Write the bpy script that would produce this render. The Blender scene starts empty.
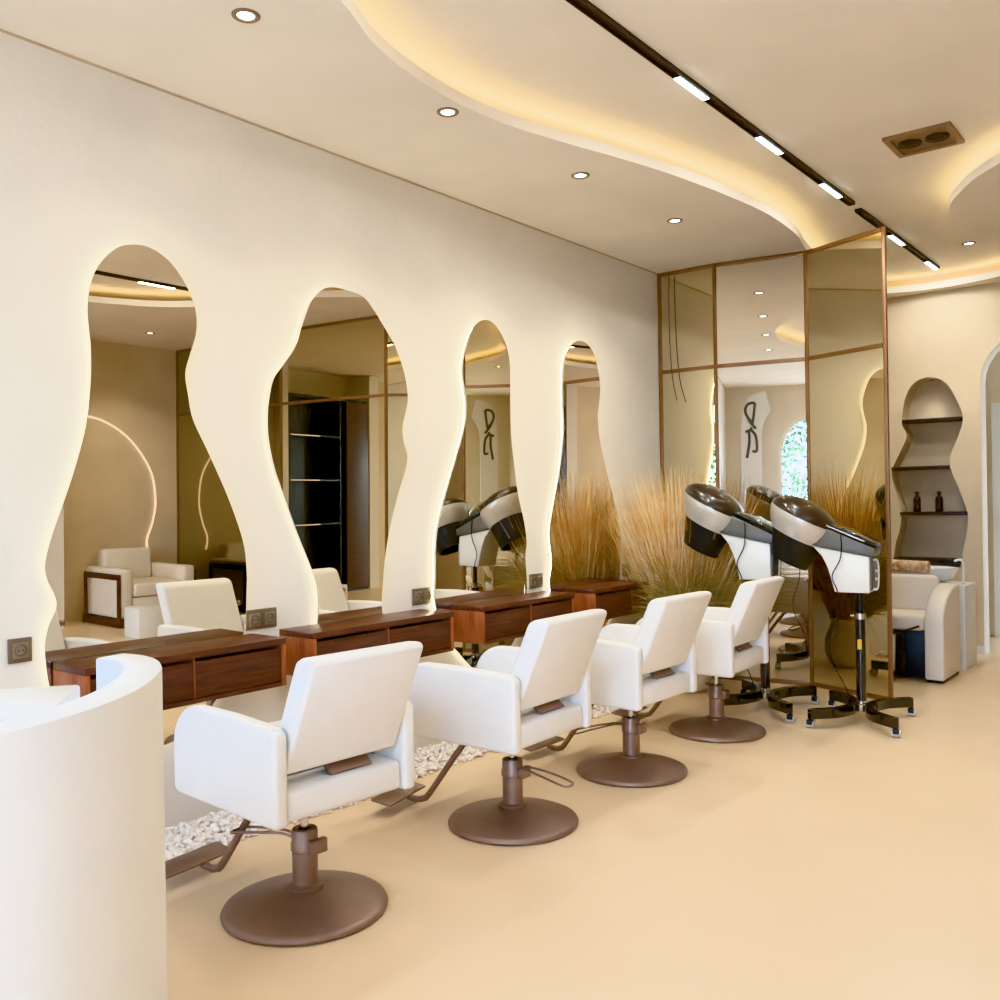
import bpy, bmesh, math, random
from mathutils import Vector, Matrix
random.seed(7)
PI = math.pi
S = bpy.context.scene
COL = S.collection

# ------------------------------------------------------------------ materials
def lin(c):
    c = c / 255.0
    return c / 12.92 if c <= 0.04045 else ((c + 0.055) / 1.055) ** 2.4
def rgb(r, g, b): return (lin(r), lin(g), lin(b), 1.0)

def mat(name, col, rough=0.5, metal=0.0, var=0.06, scale=6.0, bump=0.0, bscale=60.0, coat=0.0,
        stretch=(1, 1, 1), col2=None, spec=0.5, detail=4.0):
    m = bpy.data.materials.new(name); m.use_nodes = True
    nt = m.node_tree; N = nt.nodes; L = nt.links
    b = N['Principled BSDF']
    b.inputs['Roughness'].default_value = rough
    b.inputs['Metallic'].default_value = metal
    b.inputs['Specular IOR Level'].default_value = spec
    if coat: b.inputs['Coat Weight'].default_value = coat; b.inputs['Coat Roughness'].default_value = 0.08
    tc = N.new('ShaderNodeTexCoord'); mp = N.new('ShaderNodeMapping')
    mp.inputs['Scale'].default_value = stretch
    L.new(tc.outputs['Object'], mp.inputs['Vector'])
    nz = N.new('ShaderNodeTexNoise'); nz.inputs['Scale'].default_value = scale; nz.inputs['Detail'].default_value = detail
    L.new(mp.outputs['Vector'], nz.inputs['Vector'])
    rp = N.new('ShaderNodeValToRGB')
    a = col; c2 = col2 or tuple(min(1, x * (1 + var)) for x in col[:3]) + (1,)
    c1 = col if col2 else tuple(x * (1 - var) for x in col[:3]) + (1,)
    rp.color_ramp.elements[0].position = 0.35; rp.color_ramp.elements[0].color = c1
    rp.color_ramp.elements[1].position = 0.65; rp.color_ramp.elements[1].color = c2
    L.new(nz.outputs['Fac'], rp.inputs['Fac']); L.new(rp.outputs['Color'], b.inputs['Base Color'])
    if bump:
        n2 = N.new('ShaderNodeTexNoise'); n2.inputs['Scale'].default_value = bscale; n2.inputs['Detail'].default_value = 3
        L.new(mp.outputs['Vector'], n2.inputs['Vector'])
        bp = N.new('ShaderNodeBump'); bp.inputs['Strength'].default_value = bump; bp.inputs['Distance'].default_value = 0.01
        L.new(n2.outputs['Fac'], bp.inputs['Height']); L.new(bp.outputs['Normal'], b.inputs['Normal'])
    return m

def emit(name, col, s):
    m = bpy.data.materials.new(name); m.use_nodes = True
    nt = m.node_tree; nt.nodes.clear()
    e = nt.nodes.new('ShaderNodeEmission'); o = nt.nodes.new('ShaderNodeOutputMaterial')
    e.inputs['Color'].default_value = col; e.inputs['Strength'].default_value = s
    nt.links.new(e.outputs[0], o.inputs[0]); return m

def glass(name, tint=(1, 1, 1, 1), refl=0.08):
    m = bpy.data.materials.new(name); m.use_nodes = True
    nt = m.node_tree; nt.nodes.clear(); N = nt.nodes
    t = N.new('ShaderNodeBsdfTransparent'); g = N.new('ShaderNodeBsdfGlossy'); x = N.new('ShaderNodeMixShader')
    o = N.new('ShaderNodeOutputMaterial')
    t.inputs[0].default_value = tint; g.inputs['Roughness'].default_value = 0.0; x.inputs[0].default_value = refl
    nt.links.new(t.outputs[0], x.inputs[1]); nt.links.new(g.outputs[0], x.inputs[2]); nt.links.new(x.outputs[0], o.inputs[0])
    return m

M = {}
M['wall'] = mat('lime_plaster_wall', rgb(230, 221, 206), 0.85, var=0.035, scale=2.2, bump=0.12, bscale=30, spec=0.2)
M['wall_beige'] = mat('beige_plaster_wall', rgb(218, 200, 170), 0.85, var=0.05, scale=2.5, bump=0.12, bscale=30, spec=0.2)
M['front_wall'] = mat('front_plaster_wall', rgb(226, 214, 192), 0.85, var=0.04, scale=2.5)
M['ceil'] = mat('plaster_ceiling', rgb(240, 230, 214), 0.88, var=0.03, scale=2.0, bump=0.08, bscale=25, spec=0.2)
M['floor'] = mat('microcement_floor', rgb(228, 202, 164), 0.32, var=0.045, scale=1.6, bump=0.02, bscale=20, spec=0.4)
M['counter'] = mat('white_plaster_counter', rgb(228, 225, 221), 0.7, var=0.02, scale=4, bump=0.06, bscale=40, spec=0.25)
M['leather'] = mat('white_leather', rgb(234, 231, 228), 0.48, var=0.015, scale=8, bump=0.08, bscale=140, spec=0.4)
M['cream_leather'] = mat('cream_leather', rgb(232, 220, 202), 0.5, var=0.02, scale=8, bump=0.08, bscale=120)
M['wood'] = mat('red_brown_wood', rgb(58, 30, 20), 0.38, scale=5, stretch=(1.5, 1.0, 14), col2=rgb(88, 48, 32), detail=6, bump=0.03)
M['wood_top'] = mat('red_brown_wood_top', rgb(68, 34, 22), 0.33, scale=5, stretch=(14, 1.0, 3), col2=rgb(94, 50, 32), detail=6, bump=0.02)
M['wood_side'] = mat('halo_lit_wood', rgb(118, 60, 34), 0.4, scale=5, stretch=(12, 12, 1.0), col2=rgb(160, 92, 56), detail=6, bump=0.02)  # orange glow of the mirror halo put into the wood colour
M['wood_dark'] = mat('dark_wood', rgb(48, 24, 15), 0.4, scale=5, stretch=(1, 1, 10), col2=rgb(76, 40, 26), detail=5)
M['bronze'] = mat('bronze_metal', rgb(138, 116, 104), 0.4, metal=0.55, var=0.08, scale=10)
M['bronze_frame'] = mat('bronze_frame', rgb(126, 92, 62), 0.4, metal=0.5, var=0.08, scale=5)
M['steel'] = mat('polished_steel', rgb(205, 200, 195), 0.15, metal=1.0, var=0.03)
M['mirror'] = mat('mirror_glass', (0.82, 0.765, 0.655, 1), 0.0, metal=1.0, var=0.0, spec=0.5)
M['mirror_bronze'] = mat('bronze_mirror_glass', (0.70, 0.64, 0.47, 1), 0.0, metal=1.0, var=0.0)
M['mirror_dark'] = mat('dark_bronze_mirror', (0.40, 0.36, 0.24, 1), 0.0, metal=1.0, var=0.0)
M['mirror_clear'] = mat('clear_mirror_glass', (0.88, 0.85, 0.79, 1), 0.0, metal=1.0, var=0.0)
M['black'] = mat('black_plastic', rgb(12, 12, 13), 0.5, var=0.1)
M['black_gloss'] = mat('gloss_black', rgb(20, 18, 18), 0.12, var=0.1, coat=0.5)
M['hood'] = mat('smoked_brown_hood', rgb(44, 34, 30), 0.28, var=0.15, scale=3, coat=0.35)
M['grey'] = mat('grey_plastic', rgb(92, 90, 86), 0.4, var=0.04)
M['white_plastic'] = mat('white_plastic', rgb(232, 232, 230), 0.35, var=0.01)
M['silver'] = mat('silver_plastic', rgb(205, 200, 192), 0.28, metal=0.35, var=0.03)
M['yellow'] = mat('yellow_sticker', rgb(205, 165, 50), 0.5)
M['socket'] = mat('bronze_socket_plate', rgb(120, 106, 88), 0.35, metal=0.5, var=0.05)
M['socket_in'] = mat('socket_insert', rgb(140, 126, 106), 0.4, metal=0.3)
M['pebble'] = mat('white_pebble', rgb(228, 212, 200), 0.6, var=0.12, scale=25, col2=rgb(250, 244, 238))
M['straw'] = mat('golden_dried_grass', rgb(222, 164, 84), 0.7, scale=9, col2=rgb(255, 226, 160))
M['pale_straw'] = mat('pale_dried_grass', rgb(246, 208, 136), 0.7, scale=9, col2=rgb(255, 238, 196))
M['olive'] = mat('olive_dried_grass', rgb(140, 120, 66), 0.7, scale=9, col2=rgb(206, 182, 116))
M['stem'] = mat('pale_stem', rgb(214, 178, 112), 0.6)
M['pot'] = mat('cream_pot', rgb(226, 212, 190), 0.6, var=0.03, bump=0.05)
M['cloth'] = mat('patterned_towel', rgb(176, 128, 92), 0.9, scale=26, col2=rgb(232, 208, 176), bump=0.3, bscale=60)
M['ceramic'] = mat('white_ceramic', rgb(244, 244, 242), 0.12, var=0.005)
M['bottle'] = mat('dark_amber_bottle', rgb(42, 20, 14), 0.2, var=0.1)
M['shelf'] = mat('dark_shelf_board', rgb(44, 26, 20), 0.45, var=0.1)
M['door'] = mat('white_door_paint', rgb(225, 222, 216), 0.45, var=0.01)
M['brass'] = mat('brass_metal', rgb(190, 150, 90), 0.3, metal=0.9)
M['vent'] = mat('bronze_vent', rgb(140, 112, 86), 0.4, metal=0.4, var=0.05)
M['vent_dark'] = mat('vent_dark', rgb(46, 30, 24), 0.5)
M['cab_black'] = mat('black_cabinet', rgb(16, 13, 12), 0.25, var=0.2)
M['sign'] = mat('sign_grey', rgb(92, 90, 82), 0.5, metal=0.3)
M['leaf'] = mat('garden_leaf', rgb(58, 84, 44), 0.6, scale=3, col2=rgb(112, 138, 84))
M['soil'] = mat('paving', rgb(190, 185, 175), 0.9)
M['glass'] = glass('window_glass')
M['led_warm'] = emit('led_cove', (1.0, 0.66, 0.22, 1), 15.0)
M['led_mirror'] = emit('led_mirror', (1.0, 0.77, 0.43, 1), 21.0)
M['lamp_w'] = emit('lamp_warm', (1.0, 0.86, 0.66, 1), 14.0)
M['led_niche'] = emit('led_niche', (1.0, 0.62, 0.36, 1), 2.0)
M['led_rose'] = emit('led_rose', (1.0, 0.62, 0.45, 1), 2.2)

# ------------------------------------------------------------------ mesh helpers
def obj(name, bm, m, parent=None, smooth=35, loc=None):
    bmesh.ops.recalc_face_normals(bm, faces=bm.faces[:])
    me = bpy.data.meshes.new(name); bm.to_mesh(me); bm.free()
    if smooth:
        me.shade_smooth(); me.set_sharp_from_angle(angle=math.radians(smooth))
    me.materials.append(m)
    o = bpy.data.objects.new(name, me); COL.objects.link(o)
    if parent: o.parent = parent
    if loc: o.location = loc
    return o
def tag(o, label, cat, group=None):
    o['label'] = label; o['category'] = cat
    if group: o['group'] = group
    return o
def thing(name, label, cat, loc=(0, 0, 0), rz=0.0, group=None):
    o = bpy.data.objects.new(name, None); COL.objects.link(o)
    o.location = loc; o.rotation_euler = (0, 0, rz); o.empty_display_size = 0.1
    return tag(o, label, cat, group)
def struct(name, bm, m, parent=None, smooth=35):
    o = obj(name, bm, m, parent, smooth)
    if not parent: o['kind'] = 'structure'
    return o
def dup(root, loc, rz, label, group=None):
    r = root.copy(); COL.objects.link(r); r.location = loc; r.rotation_euler = (0, 0, rz); r['label'] = label
    if group: r['group'] = group
    for ch in list(root.children):
        c = ch.copy(); COL.objects.link(c); c.parent = r
        for g in list(ch.children):
            d = g.copy(); COL.objects.link(d); d.parent = c
    return r
def BM(): return bmesh.new()
def add_box(bm, x0, x1, y0, y1, z0, z1, bev=0.0, seg=2, rot=None):
    t = bmesh.new(); bmesh.ops.create_cube(t, size=1.0)
    for v in t.verts:
        v.co = Vector(((x0 + x1) / 2 + v.co.x * (x1 - x0), (y0 + y1) / 2 + v.co.y * (y1 - y0), (z0 + z1) / 2 + v.co.z * (z1 - z0)))
    if bev: bmesh.ops.bevel(t, geom=t.edges[:], offset=bev, segments=seg, profile=0.5, affect='EDGES')
    if rot is not None: bmesh.ops.transform(t, matrix=rot, verts=t.verts[:])
    merge(bm, t); return bm
def merge(bm, t):
    me = bpy.data.meshes.new('tmp'); t.to_mesh(me); t.free(); bm.from_mesh(me); bpy.data.meshes.remove(me)
def box(*a, **k): return add_box(BM(), *a, **k)
def frame_of(d):
    d = d.normalized(); a = Vector((0, 0, 1)) if abs(d.z) < 0.95 else Vector((1, 0, 0))
    u = d.cross(a).normalized(); return u, d.cross(u).normalized()
def add_tube(bm, pts, r, n=10, caps=True, rs=None):
    pts = [Vector(p) for p in pts]; rings = []
    u = None
    for i, p in enumerate(pts):
        d = (pts[min(i + 1, len(pts) - 1)] - pts[max(i - 1, 0)]).normalized()
        if u is None: u, _ = frame_of(d)
        u = (u - d * u.dot(d)).normalized(); w = d.cross(u)
        rr = rs[i] if rs else r
        rings.append([bm.verts.new(p + (u * math.cos(2 * PI * k / n) + w * math.sin(2 * PI * k / n)) * rr) for k in range(n)])
    for a, b in zip(rings, rings[1:]):
        for k in range(n): bm.faces.new((a[k], a[(k + 1) % n], b[(k + 1) % n], b[k]))
    if caps: bm.faces.new(rings[0][::-1]); bm.faces.new(rings[-1])
    return bm
def smooth_path(pts, sub=6, closed=False):
    P = [Vector(p) for p in pts]; n = len(P); out = []
    rng = range(n) if closed else range(n - 1)
    for i in rng:
        if closed: p0, p1, p2, p3 = P[(i - 1) % n], P[i], P[(i + 1) % n], P[(i + 2) % n]
        else: p0, p1, p2, p3 = P[max(i - 1, 0)], P[i], P[i + 1], P[min(i + 2, n - 1)]
        for k in range(sub):
            t = k / sub
            out.append(0.5 * ((2 * p1) + (p2 - p0) * t + (2 * p0 - 5 * p1 + 4 * p2 - p3) * t * t + (3 * p1 - p0 - 3 * p2 + p3) * t ** 3))
    if not closed: out.append(P[-1])
    return out
def add_lathe(bm, prof, n=40, sx=1.0, sy=1.0, mtx=None):
    rings = []
    for r, z in prof:
        if r < 1e-5:
            v = bm.verts.new((0, 0, z)); rings.append([v])
        else: rings.append([bm.verts.new((r * sx * math.cos(2 * PI * k / n), r * sy * math.sin(2 * PI * k / n), z)) for k in range(n)])
    for a, b in zip(rings, rings[1:]):
        for k in range(n):
            if len(a) == 1 and len(b) == 1: continue
            if len(a) == 1: bm.faces.new((a[0], b[(k + 1) % n], b[k]))
            elif len(b) == 1: bm.faces.new((a[k], a[(k + 1) % n], b[0]))
            else: bm.faces.new((a[k], a[(k + 1) % n], b[(k + 1) % n], b[k]))
    if mtx is not None: bmesh.ops.transform(bm, matrix=mtx, verts=[v for rr in rings for v in rr])
    return bm
def add_prism(bm, poly, a, b, axis='z', bev=0.0, seg=2, holes=()):
    """poly: 2D points; extruded from a to b along axis. axis x: (y,z); y: (x,z); z: (x,y)."""
    t = bmesh.new()
    def P3(p, h):
        return {'z': (p[0], p[1], h), 'y': (p[0], h, p[1]), 'x': (h, p[0], p[1])}[axis]
    if not holes:
        f = t.faces.new([t.verts.new(P3(p, a)) for p in poly]); faces = [f]
    else:
        edges = []
        for loop in [poly] + list(holes):
            vs = [t.verts.new(P3(p, a)) for p in loop]
            edges += [t.edges.new((vs[i], vs[(i + 1) % len(vs)])) for i in range(len(vs))]
        bmesh.ops.triangle_fill(t, edges=edges, use_beauty=True); faces = t.faces[:]
    r = bmesh.ops.extrude_face_region(t, geom=faces)
    d = b - a; dv = {'z': (0, 0, d), 'y': (0, d, 0), 'x': (d, 0, 0)}[axis]
    bmesh.ops.translate(t, vec=dv, verts=[g for g in r['geom'] if isinstance(g, bmesh.types.BMVert)])
    bmesh.ops.recalc_face_normals(t, faces=t.faces[:])
    if bev:
        ed = [e for e in t.edges if len(e.link_faces) == 2 and e.calc_face_angle(0) > 0.6]
        bmesh.ops.bevel(t, geom=ed, offset=bev, segments=seg, profile=0.5, affect='EDGES')
    merge(bm, t); return bm
def prism(*a, **k): return add_prism(BM(), *a, **k)
def arc(cx, cy, r, a0, a1, n=12, ry=None):
    ry = ry or r
    return [(cx + r * math.cos(math.radians(a0 + (a1 - a0) * i / n)), cy + ry * math.sin(math.radians(a0 + (a1 - a0) * i / n))) for i in range(n + 1)]

# ------------------------------------------------------------------ room dimensions
ZC, ZR = 3.08, 3.22            # soffit underside, raised ceiling
XR, YF, YB = 6.5, -1.7, 8.5

# floor, walls, ceiling
struct('floor', box(-0.1, XR + 0.1, YF - 0.2, 10.4, -0.08, 0.0), M['floor'], smooth=0)
struct('ceiling', box(-0.1, XR + 0.1, YF - 0.2, 10.4, ZR, ZR + 0.1), M['ceil'], smooth=0)
struct('wall_left', box(-0.12, 0.0, YF - 0.2, YB, 0, ZR), M['wall'], smooth=0)
struct('wall_right', box(XR, XR + 0.12, YF - 0.2, YB, 0, ZR), M['wall_beige'], smooth=0)

# front wall with an arched window and a wide opening enlarged for more daylight (behind the camera, seen only in the mirrors)
WIN = [(0.80, 1.75), (2.1, 4.7)]
holes = []
for a, b in WIN:
    r = (b - a) / 2
    if b - a < 2: holes.append([(a, 0.25), (b, 0.25)] + arc((a + b) / 2, 2.0, r, 0, 180, 14, ry=0.6))
    else: holes.append([(a, 0.06), (b, 0.06), (b, 2.92), (a, 2.92)])
struct('wall_front', prism([(0, 0), (XR, 0), (XR, ZR), (0, ZR)], YF - 0.2, YF, 'y', holes=holes), M['front_wall'], smooth=30)
for i, h in enumerate(holes):
    a, b = WIN[i]
    w = bpy.data.objects.new('window_%d' % (i + 1), None); COL.objects.link(w); w['kind'] = 'structure'
    cx = sum(p[0] for p in h) / len(h)
    cx = (WIN[i][0] + WIN[i][1]) / 2; wd = WIN[i][1] - WIN[i][0]
    inner = [(cx + (p[0] - cx) * (1 - 0.10 / wd), 1.4 + (p[1] - 1.4) * 0.955) for p in h]
    obj('window_frame', prism(h, YF - 0.13, YF - 0.07, 'y', holes=[inner]), M['door'], w)
    for xb in ([cx] if wd < 2 else [a + wd * 0.25, cx, a + wd * 0.75]):
        obj('glazing_bar', box(xb - 0.02, xb + 0.02, YF - 0.12, YF - 0.08, 0.3 if wd < 2 else 0.13, 2.55 if wd < 2 else 2.85), M['door'], w)
    obj('glass_pane', prism(inner, YF - 0.103, YF - 0.097, 'y'), M['glass'], w)
    if wd < 2: obj('window_sill', box(a - 0.05, b + 0.05, YF - 0.2, YF + 0.06, 0.19, 0.25, 0.01), M['door'], w)

# back wall: wavy shelf niche and an arched doorway
nR = [(1.426, 2.352), (1.552, 2.288), (1.628, 2.146), (1.677, 1.99), (1.647, 1.848), (1.580, 1.674), (1.575, 1.564), (1.64, 1.384), (1.699, 1.197), (1.705, 1.062), (1.672, 0.91), (1.640, 0.72)]
nL = [(1.296, 2.312), (1.219, 2.18), (1.190, 1.971), (1.225, 1.873), (1.205, 1.786), (1.115, 1.597), (1.10, 1.50), (1.12, 1.38), (1.17, 1.20), (1.16, 1.05), (1.12, 0.90), (1.10, 0.72)]
niche = [(p.x, p.y) for p in smooth_path([(a, b, 0) for a, b in nL[::-1] + nR], 5)]
arch = [(1.815, 0.0)] + [(1.815, 1.9)] + arc(2.30, 2.28, 0.485, 180, 0, 16, ry=0.42) + [(2.785, 1.9), (2.785, 0.0)]
outer = [(-0.12, 0), (1.815, 0)] + arch[1:-1] + [(2.785, 0), (XR + 0.12, 0), (XR + 0.12, ZR), (-0.12, ZR)]
struct('wall_back', prism(outer, YB, YB + 0.2, 'y', holes=[niche]), M['wall_beige'], smooth=30)
struct('trim_1', box(0.9, 1.78, YB + 0.2, YB + 0.24, 0.5, 2.6), M['wall_beige'], smooth=0)
struct('baseboard_back', box(0.0, 1.812, YB - 0.012, YB, 0.0, 0.07, 0.003), M['counter'], smooth=0)
struct('wall_corridor', box(0.2, 4.4, 9.6, 9.7, 0, ZR), M['wall_beige'], smooth=0)
struct('trim_2', box(1.0, 1.1, YB + 0.24, 9.6, 0, ZR), M['wall_beige'], smooth=0)
d1 = bpy.data.objects.new('door_1', None); COL.objects.link(d1); d1['kind'] = 'structure'
obj('door_frame', prism([(1.70, 0.0), (1.78, 0.0), (1.78, 2.1), (2.72, 2.1), (2.72, 0), (2.80, 0), (2.80, 2.18), (1.70, 2.18)], 9.54, 9.6, 'y'), M['door'], d1)
dl = obj('door_leaf', box(1.79, 2.71, 9.555, 9.595, 0.01, 2.09, 0.004), M['door'], d1)
obj('door_handle', box(1.83, 1.85, 9.50, 9.555, 1.0, 1.18, 0.005), M['black'], dl)

# dropped soffits with wavy lips, LED coves on top
def soffit(n, poly, edge, name_led):
    struct('trim_%d' % n, prism(poly, ZC, ZC + 0.055, 'z'), M['ceil'], smooth=30)
def cove(edge, inset, label, group='hidden warm LED coves'):
    # edge: polyline of Vectors, room side on the right hand; strip sits on the soffit back from the lip
    pts = []
    for i, p in enumerate(edge):
        d = (edge[min(i + 1, len(edge) - 1)] - edge[max(i - 1, 0)]).normalized()
        nrm = Vector((-d.y, d.x, 0)); pts.append(p + nrm * inset)
    bm = BM(); prev = None
    for i, p in enumerate(pts):
        d = (pts[min(i + 1, len(pts) - 1)] - pts[max(i - 1, 0)]).normalized(); nrm = Vector((-d.y, d.x, 0)) * 0.012
        cur = [bm.verts.new((p.x - nrm.x, p.y - nrm.y, ZC + 0.060)), bm.verts.new((p.x + nrm.x, p.y + nrm.y, ZC + 0.060))]
        if prev: bm.faces.new((prev[0], cur[0], cur[1], prev[1]))
        prev = cur
    return tag(obj('led_strip', bm, M['led_warm'], smooth=0), label, 'LED strip', group)

eL = [(2.6, -1.7), (2.05, -0.6), (1.62, 0.6), (1.30, 1.55), (1.09, 2.14), (0.955, 2.43), (0.885, 2.70), (0.848, 3.02), (0.868, 3.34), (0.945, 3.69), (1.05, 4.08), (1.145, 4.51), (1.215, 5.0), (1.25, 5.49), (1.215, 6.02), (1.138, 6.38), (1.06, 6.9), (0.98, 7.5), (1.0, 8.0), (1.15, 8.28)]
sL = smooth_path([(a, b, 0) for a, b in eL], 6)
eB = [(1.15, 8.28), (1.43, 8.36), (1.75, 8.34), (2.1, 8.22), (2.5, 7.98), (3.2, 7.75), (4.0, 7.8)]
sB = smooth_path([(a, b, 0) for a, b in eB], 6)
polyL = [(0.0, YF)] + [(p.x, p.y) for p in sL] + [(p.x, p.y) for p in sB[1:]] + [(4.0, YB), (0.0, YB)]
soffit(3, polyL, None, None)
cove(sL, 0.07, 'warm LED strip hidden above the wavy ceiling edge along the mirror wall', None)
cove(sB, 0.07, 'warm LED strip hidden above the back ceiling edge over the shelf niche', None)
eI = [(5.0, -1.7), (4.75, 0.2), (4.62, 1.6), (4.72, 2.9), (4.60, 3.8), (4.25, 4.55), (3.55, 4.95), (2.85, 5.2), (2.44, 5.53), (2.22, 5.87), (2.125, 6.12), (2.10, 6.38), (2.125, 6.69), (2.23, 7.05), (2.6, 7.4), (3.2, 7.3), (3.9, 7.0), (4.6, 6.9)]
sI = smooth_path([(a, b, 0) for a, b in eI], 6)
polyI = [(p.x, p.y) for p in sI] + [(XR, 6.9), (XR, YF)]
soffit(4, polyI, None, None)
cove([p for p in sI[::-1]], 0.07, 'warm LED strip hidden above the rounded ceiling edge on the right', None)

M['gap_shade'] = mat('gap_shade_paint', rgb(196, 172, 138), 0.9)
struct('trim_7', box(0.0002, 0.010, YF, YB, ZC - 0.007, ZC - 0.0005), M['gap_shade'], smooth=0)  # thin tan strip painted as the shade line between wall and soffit

# ------------------------------------------------------------------ downlights, track lights, vent
def make_downlight(x, y, z, label, spot=True):
    t = thing('recessed_downlight', label, 'downlight', (x, y, z), 0, 'recessed ceiling downlights')
    b = BM(); add_lathe(b, [(0.030, 0.0), (0.030, -0.002), (0.034, -0.006), (0.046, -0.006), (0.050, -0.003), (0.050, 0.0)], 28)
    obj('trim_ring', b, M['vent'], t)
    b = BM(); add_lathe(b, [(0.0, -0.0015), (0.030, -0.0015)], 24)
    obj('lamp_lens', b, M['lamp_w'], t)
    if spot:
        l = bpy.data.lights.new('downlight_lamp', 'SPOT'); l.energy = 26 if y < 3.5 else 52; l.spot_size = 2.2; l.spot_blend = 0.8
        l.color = (1, 0.74, 0.45); l.shadow_soft_size = 0.04
        o = bpy.data.objects.new('downlight_lamp', l); COL.objects.link(o); o.location = (x, y, z - 0.03)
for y, lab in [(2.0, 'recessed ceiling downlight nearest the camera, upper left of the photo'),
               (3.07, 'recessed ceiling downlight second from the camera, beside the cove curve'),
               (4.13, 'recessed ceiling downlight third from the camera along the mirror wall'),
               (5.19, 'recessed ceiling downlight nearest the mirrored partition')]:
    make_downlight(0.755, y, ZC, lab)
make_downlight(1.93, 7.6, ZR, 'recessed ceiling downlight beyond the partition, under the rounded cove')
make_downlight(5.6, 5.2, ZC, 'recessed ceiling downlight above the armchair at the right wall')

def track(x, y0, y1, mods, label):
    t = thing('track_light', label, 'track light', (x, 0, ZR), 0, 'ceiling track lights')
    b = BM(); w = 0.022
    add_box(b, -w, -w + 0.005, y0, y1, -0.022, -0.0005); add_box(b, w - 0.005, w, y0, y1, -0.022, -0.0005)
    add_box(b, -w, w, y0, y1, -0.006, -0.0005); add_box(b, -w, w, y0, y0 + 0.005, -0.022, -0.0005); add_box(b, -w, w, y1 - 0.005, y1, -0.022, -0.0005)
    obj('rail', b, M['vent_dark'], t, smooth=0)
    for a, c in mods:
        m = obj('lamp_module', box(-0.0165, 0.0165, a, c, -0.026, -0.0065, 0.003), M['vent_dark'], t)
        obj('diffuser', box(-0.015, 0.015, a + 0.008, c - 0.008, -0.029, -0.026), M['lamp_w'], m)
        l = bpy.data.lights.new('track_lamp', 'AREA'); l.shape = 'RECTANGLE'; l.size = 0.03; l.size_y = c - a - 0.02; l.energy = 11; l.color = (1, 0.80, 0.55)
        o = bpy.data.objects.new('track_lamp', l); COL.objects.link(o); o.location = (x, (a + c) / 2, ZR - 0.031)
    return t
track(1.575, 1.2, 6.02, [(2.2, 2.55), (3.66, 3.96), (4.54, 4.85), (5.47, 5.80)], 'long dark ceiling track light running towards the mirrored partition')
track(1.565, 6.18, 8.2, [(6.88, 7.22), (7.86, 8.19)], 'short dark ceiling track light beyond the mirrored partition')
track(3.95, 2.2, 5.0, [(2.5, 2.85), (4.15, 4.5)], 'dark ceiling track light on the right side, seen in the mirror')

t = thing('ceiling_vent', 'bronze rectangular ceiling air vent with two round swirl grilles', 'vent', (2.208, 5.21, ZR))
b = prism([(-0.165, -0.16), (0.165, -0.16), (0.165, 0.16), (-0.165, 0.16)], -0.018, -0.0005, 'z', holes=[[(-0.135, -0.13), (0.135, -0.13), (0.135, 0.13), (-0.135, 0.13)]])
obj('frame', b, M['vent'], t)
obj('backing', box(-0.135, 0.135, -0.13, 0.13, -0.006, -0.0005), M['vent'], t)
for sx in (-0.068, 0.068):
    b = BM()
    for r in (0.058, 0.044, 0.030, 0.016):
        add_lathe(b, [(r, -0.006), (r, -0.016), (r - 0.006, -0.016), (r - 0.009, -0.006)], 28, mtx=Matrix.Translation((sx, 0, 0)))
    obj('swirl_grille', b, M['vent_dark'], t)

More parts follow.
